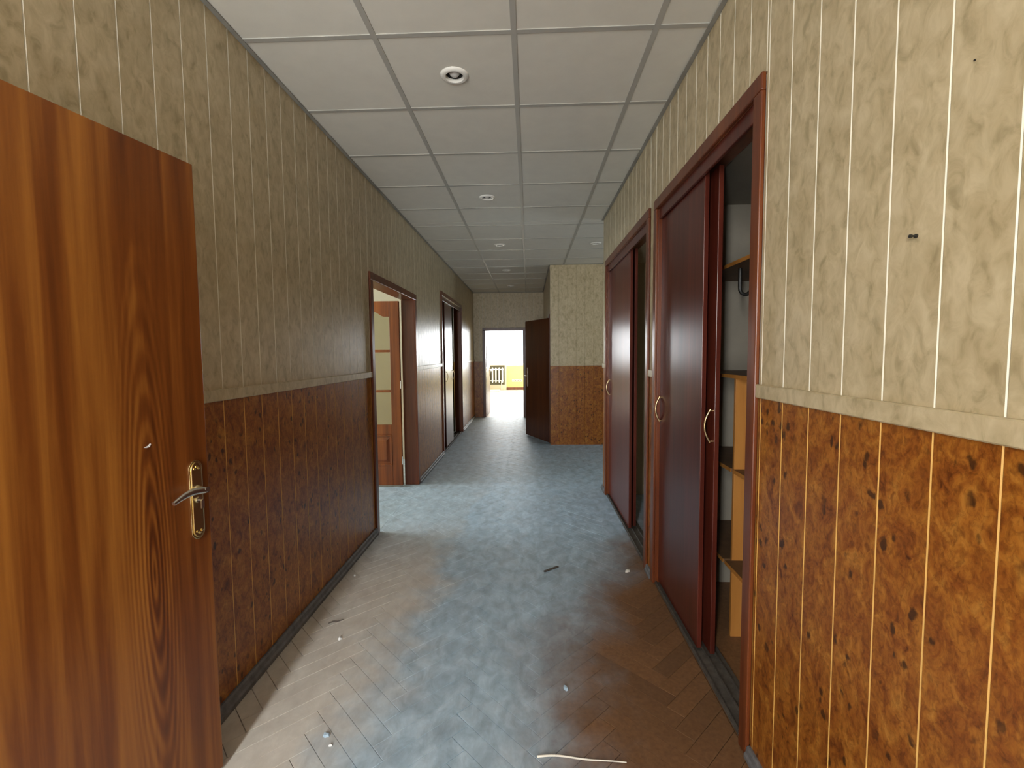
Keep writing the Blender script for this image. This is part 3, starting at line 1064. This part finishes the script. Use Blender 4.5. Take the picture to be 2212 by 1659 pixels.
def wardrobe(label, x_face, s, y0, y1, z1, doors, shelves=(), partition=None, lining='inner', depth=0.66, far_lining=None):
    """built into a wall; s = +1 when the cupboard lies towards +x. Local frame: u along the wall (world y), v into the cupboard."""
    w = tag(empty('wardrobe', (x_face, (y0 + y1) / 2, 0)), label, 'wardrobe')
    c = (y0 + y1) / 2

    def bx(mb, v0, v1, a, b, z0, zz):
        lo, hi = sorted((s * v0, s * v1))
        return mb.box(lo, hi, a - c, b - c, z0, zz)
    cw = 0.058
    for (a, b) in ((y0, y0 + cw), (y1 - cw, y1)):
        o = bx(MB(), -0.016, 0.0, a, b, 0.001, z1 - cw).build('architrave', M['frame'], w, bevel=0.004)
    bx(MB(), -0.016, 0.0, y0, y1, z1 - cw, z1).build('architrave', M['frame'], w, bevel=0.004)
    i0, i1, iz = y0 + cw - 0.012, y1 - cw + 0.012, z1 - cw
    for (a, b) in ((i0 - 0.012, i0 + 0.010), (i1 - 0.010, i1 + 0.012)):
        bx(MB(), 0.0, 0.135, a, b, 0.001, iz).build('jamb', M['frame'], w, bevel=0.002)
    bx(MB(), 0.0, 0.135, i0 - 0.012, i1 + 0.012, iz, iz + 0.022).build('head', M['frame'], w, bevel=0.002)
    bx(MB(), 0.004, 0.018, i0 + 0.010, i1 - 0.010, iz - 0.062, iz).build('pelmet', M['mahog'], w, bevel=0.003)
    # bottom sliding track: two ribs on a base
    tr = MB()
    bx(tr, 0.0, 0.13, i0 + 0.010, i1 - 0.010, 0.001, 0.008)
    for v in (0.004, 0.050, 0.096):
        bx(tr, v, v + 0.006, i0 + 0.010, i1 - 0.010, 0.008, 0.018)
    tr.build('track', M['track'], w)
    # carcass
    k0, k1 = i0 - 0.012, i1 + 0.012
    L = M[lining]
    bx(MB(), 0.15, depth, k0 - 0.02, k0, 0.001, iz + 0.04).build('side_panel', L, w)
    bx(MB(), 0.15, depth, k1, k1 + 0.02, 0.001, iz + 0.04).build('side_panel', M[far_lining] if far_lining else L, w)
    bx(MB(), depth, depth + 0.02, k0 - 0.02, k1 + 0.02, 0.001, iz + 0.04).build('back_panel', L, w)
    bx(MB(), 0.135, depth, k0, k1, iz + 0.022, iz + 0.04).build('top_panel', L, w)
    for (d0, d1, lane, hs) in doors:
        v = 0.022 + lane * 0.046
        dm = MB()
        bx(dm, v, v + 0.022, d0, d1, 0.020, iz - 0.030)
        dr = dm.build('sliding_door', M['mahog'], w, bevel=0.002)
        for hu in hs:
            h = bow_handle(dr, 0, 0, 1.105, -1)
            h.rotation_euler = (0, 0, -PI / 2 if s > 0 else PI / 2)
            h.location = (s * v, hu - c, 0)
    for (a, b, z, v0) in shelves:
        sh = bx(MB(), v0, depth - 0.004, a, b, z - 0.018, z).build('shelf', M['shelf_top'], w)
        bx(MB(), v0 - 0.003, v0, a, b, z - 0.018, z).build('shelf_edge', M['board'], sh)
    if partition:
        yp, v0, zt = partition
        bx(MB(), v0, depth - 0.004, yp - 0.009, yp + 0.009, 0.001, zt).build('partition', M['board'], w, bevel=0.001)
    return w


k0, k1 = 1.614 + 0.034, 2.94 - 0.034
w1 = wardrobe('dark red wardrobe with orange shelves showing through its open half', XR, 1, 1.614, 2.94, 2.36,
              [(2.205, 2.89, 0, (2.862,)), (2.16, 2.845, 1, (2.19,))],
              shelves=[(k0 + 0.004, k1 - 0.004, 1.89, 0.23), (k0 + 0.004, k1 - 0.004, 1.335, 0.23), (k0 + 0.004, 2.33, 0.865, 0.23), (2.35, k1 - 0.004, 0.865, 0.23),
                       (k0 + 0.004, 2.33, 0.40, 0.20), (2.35, k1 - 0.004, 0.40, 0.20)],
              partition=(2.34, 0.235, 1.316))
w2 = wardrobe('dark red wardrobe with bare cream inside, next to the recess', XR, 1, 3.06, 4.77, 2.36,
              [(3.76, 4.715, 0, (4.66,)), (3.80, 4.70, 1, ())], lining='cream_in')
w3 = wardrobe('dark wardrobe with shiny sliding door on the left wall past the glazed door', XL, -1, 6.645, 8.665, 2.345,
              [(7.06, 7.72, 0, (7.09, 7.69)), (7.12, 7.78, 1, ())], lining='dark')  # dark lining colour stands in for an unlit interior
MB().tube([(-0.10, 8.20 - 7.655, 1.02), (-0.082, 8.20 - 7.655, 1.03), (-0.075, 8.20 - 7.655, 1.10), (-0.082, 8.20 - 7.655, 1.13), (-0.10, 8.20 - 7.655, 1.14)], 0.006, 8).build('hook', M['nickel'], w3)
# coat hook hanging under the top shelf of the shelved wardrobe
c1 = (1.614 + 2.94) / 2
hk = MB()
path = []
for k in range(12):
    t = k / 11
    a = PI * 1.15 * max(0, (t - 0.4) / 0.6)
    if t < 0.4:
        path.append((0.30, 2.46 - c1, 1.872 - 0.16 * t / 0.4 * 0.62))
    else:
        path.append((0.30 + 0.028 * (1 - math.cos(a)), 2.46 - c1, 1.773 - 0.034 * math.sin(a)))
hk.tube(path, [0.009] * 8 + [0.0095, 0.009, 0.008, 0.006], 10)
hk.build('coat_hook', M['black'], w1, smooth=True)

# ------------------------------------------------------------------ downlights
DL_LABEL = ['round white recessed downlight with frosted bulb above the shelved wardrobe',
            'round white recessed downlight above the glazed door',
            'round white recessed downlight in the row, level with the recess opening',
            'round white recessed downlight level with the dark open door',
            'small round white downlight just before the bright far doorway',
            'round white downlight in the recess ceiling behind the wardrobes']
for (lx, ly), lab in zip(LIGHTS, DL_LABEL):
    o = tag(empty('downlight', (lx, ly, CEIL)), lab, 'ceiling light', 'recessed downlights')
    MB().lathe([(0.043, 0.010), (0.0425, -0.004), (0.046, -0.008), (0.054, -0.0085), (0.063, -0.006), (0.069, 0.0), (0.070, 0.0028)], (0, 0, 0), 'z', 48).build('ring', M['ring'], o, smooth=True)
    MB().lathe([(0.0425, 0.008), (0.041, 0.05), (0.036, 0.10), (0.0, 0.105)], (0, 0, 0), 'z', 40).build('cup', M['cup'], o, smooth=True)
    prof = [(0.0, -0.006)]
    for k in range(1, 14):
        a = PI * k / 16
        prof.append((0.029 * math.sin(a), 0.023 - 0.029 * math.cos(a)))
    prof += [(0.013, 0.065), (0.013, 0.095), (0.0, 0.096)]
    MB().lathe(prof, (0, 0, 0), 'z', 32).build('bulb', M['bulb'], o, smooth=True)

# ------------------------------------------------------------------ far room furnishings
rad = tag(empty('radiator', (-1.42, 18.33, 0.30)), 'white ribbed radiator under the window of the far room', 'radiator')
for k in range(7):
    x = -0.40 + k * 0.13
    MB().prism([(x - 0.028, 0.05), (x - 0.028, 0.56), (x - 0.014, 0.60), (x + 0.014, 0.60), (x + 0.028, 0.56), (x + 0.028, 0.05), (x + 0.014, 0.0), (x - 0.014, 0.0)], 'y', -0.05, 0.05).build('rib', M['white'], rad, bevel=0.008)
MB().tube([(-0.45, 0, 0.52), (0.42, 0, 0.52)], 0.022, 10).build('pipe', M['white'], rad, smooth=True)
MB().tube([(-0.45, 0, 0.08), (0.42, 0, 0.08)], 0.022, 10).build('pipe', M['white'], rad, smooth=True)
MB().tube([(-0.36, 0, -0.299), (-0.36, 0, 0.08)], 0.016, 10).build('pipe', M['white'], rad, smooth=True)
MB().tube([(0.34, 0, -0.299), (0.34, 0, 0.08)], 0.016, 10).build('pipe', M['white'], rad, smooth=True)
nb = MB().box(-1.90, -0.96, 18.437, 18.449, 0.22, 0.98).build('niche_sheet', M['dark'])  # dark sheet in place of the niche and the gaps between ribs
tag(nb, 'dark sheet in place of the niche behind the radiator', 'board')
st = MB().box(-1.95, -1.12, 17.62, 18.18, 0.001, 0.045).build('floor_board', M['strip'], bevel=0.006)
tag(st, 'pale board lying on the floor before the radiator', 'board')
sk = tag(empty('socket_strip', (-0.48, 18.598, 0.37)), 'row of white sockets on the yellow parapet', 'socket')
for k in range(4):
    so = MB().box(-0.20 + k * 0.10, -0.112 + k * 0.10, -0.012, 0.0, -0.044, 0.044).build('socket', M['white'], sk, bevel=0.004)
    MB().lathe([(0.0, -0.0135), (0.022, -0.0135), (0.022, -0.011), (0.0, -0.011)], (-0.156 + k * 0.10, 0, 0), 'y', 16).build('socket_face', M['slab'], so)

# ------------------------------------------------------------------ small things
sc = MB().lathe([(0.0, 0.0), (0.0042, 0.0), (0.004, -0.003), (0.002, -0.004), (0.002, -0.011), (0.0, -0.011)], (0, 0, 0), 'x', 10)
sc.lathe([(0.0, -0.009), (0.0036, -0.009), (0.0036, -0.013), (0.0, -0.014)], (0, 0.0015, 0), 'x', 10)
o = sc.build('wall_screw', M['black'])
o.location = (XR, 0.986, 1.678)
tag(o, 'black screw sticking out of the pale right wall panels', 'screw')
o = MB().lathe([(0.0, 0.0), (0.0018, 0.0), (0.0018, -0.002), (0.0, -0.0026)], (0, 0, 0), 'x', 8).build('nail', M['black'])
o.location = (XR, 0.878, 1.952)
tag(o, 'tiny dark nail high on the right wall panels', 'nail')


def scrap(name, mat, loc, size, label, cat, seed):
    rnd = random.Random(seed)
    mb = MB()
    n = 7
    top = [(size * rnd.uniform(0.7, 1.1) * math.cos(2 * PI * k / n), size * rnd.uniform(0.45, 0.8) * math.sin(2 * PI * k / n)) for k in range(n)]
    b = 0
    mb.v += [(x, y, 0.0) for x, y in top] + [(x * 0.8, y * 0.8, size * rnd.uniform(0.25, 0.7)) for x, y in top] + [(0, 0, size * 0.7)]
    for i in range(n):
        j = (i + 1) % n
        mb.f += [(i, j, n + j, n + i), (n + i, n + j, 2 * n)]
        mb.m += [0, 0]
    mb.f.append(tuple(range(n))[::-1])
    mb.m.append(0)
    o = mb.build(name, mat)
    o.location = (loc[0], loc[1], 0.0005)
    o.rotation_euler = (0, 0, rnd.uniform(0, 3))
    return tag(o, label, cat)


scrap('plaster_chip', M['paper'], (-0.975, 2.272), 0.017, 'white plaster crumb on the floor below the left wall', 'chip', 1)
scrap('plaster_chip', M['paper'], (-0.748, 1.622), 0.008, 'small white plaster crumb beside a bluish scrap on the parquet', 'chip', 2)
scrap('foil_scrap', M['blue'], (-0.782, 1.668), 0.017, 'crumpled bluish scrap on the parquet beside a white crumb', 'scrap', 3)
scrap('foil_scrap', M['blue'], (0.150, 1.943), 0.018, 'bluish grey scrap lying on the brown parquet', 'scrap', 4)
scrap('wood_chip', M['strip'], (0.642, 3.037), 0.022, 'flat pale chip on the floor near the wardrobes', 'chip', 5)
scrap('plaster_chip', M['paper'], (-1.155, 2.95), 0.012, 'white crumb beside the left skirting', 'chip', 6)
tw = MB().tube([(-0.035, -0.012, 0.004), (-0.012, 0.0, 0.007), (0.010, 0.004, 0.006), (0.036, 0.018, 0.009)], [0.003, 0.0035, 0.003, 0.002], 8).build('splinter', M['twig'])
tw.location = (-1.058, 2.414, 0)
tag(tw, 'dark wood splinter on the floor beside the left skirting', 'splinter')
sl = MB()
pts = []
for k in range(25):
    t = k / 24
    pts.append((0.02 + 0.315 * t, 1.592 - 0.012 * t + 0.006 * math.sin(5 * t), 0.004 + 0.003 * math.sin(9 * t)))
sl.tube(pts, [(0.0035 - 0.002 * k / 24, 0.004 - 0.002 * k / 24) for k in range(25)], 8)
o = sl.build('edging_strip', M['strip'], smooth=True)
tag(o, 'thin pale strip of edging lying on the brown parquet', 'strip')
sd = MB().box(-0.062, 0.062, -0.009, 0.009, 0.0, 0.006).build('stick', M['twig'], bevel=0.002)
sd.location = (0.14, 3.06, 0.001)
sd.rotation_euler = (0, 0, math.radians(38))
tag(sd, 'short dark stick lying on the dusty parquet mid corridor', 'stick')
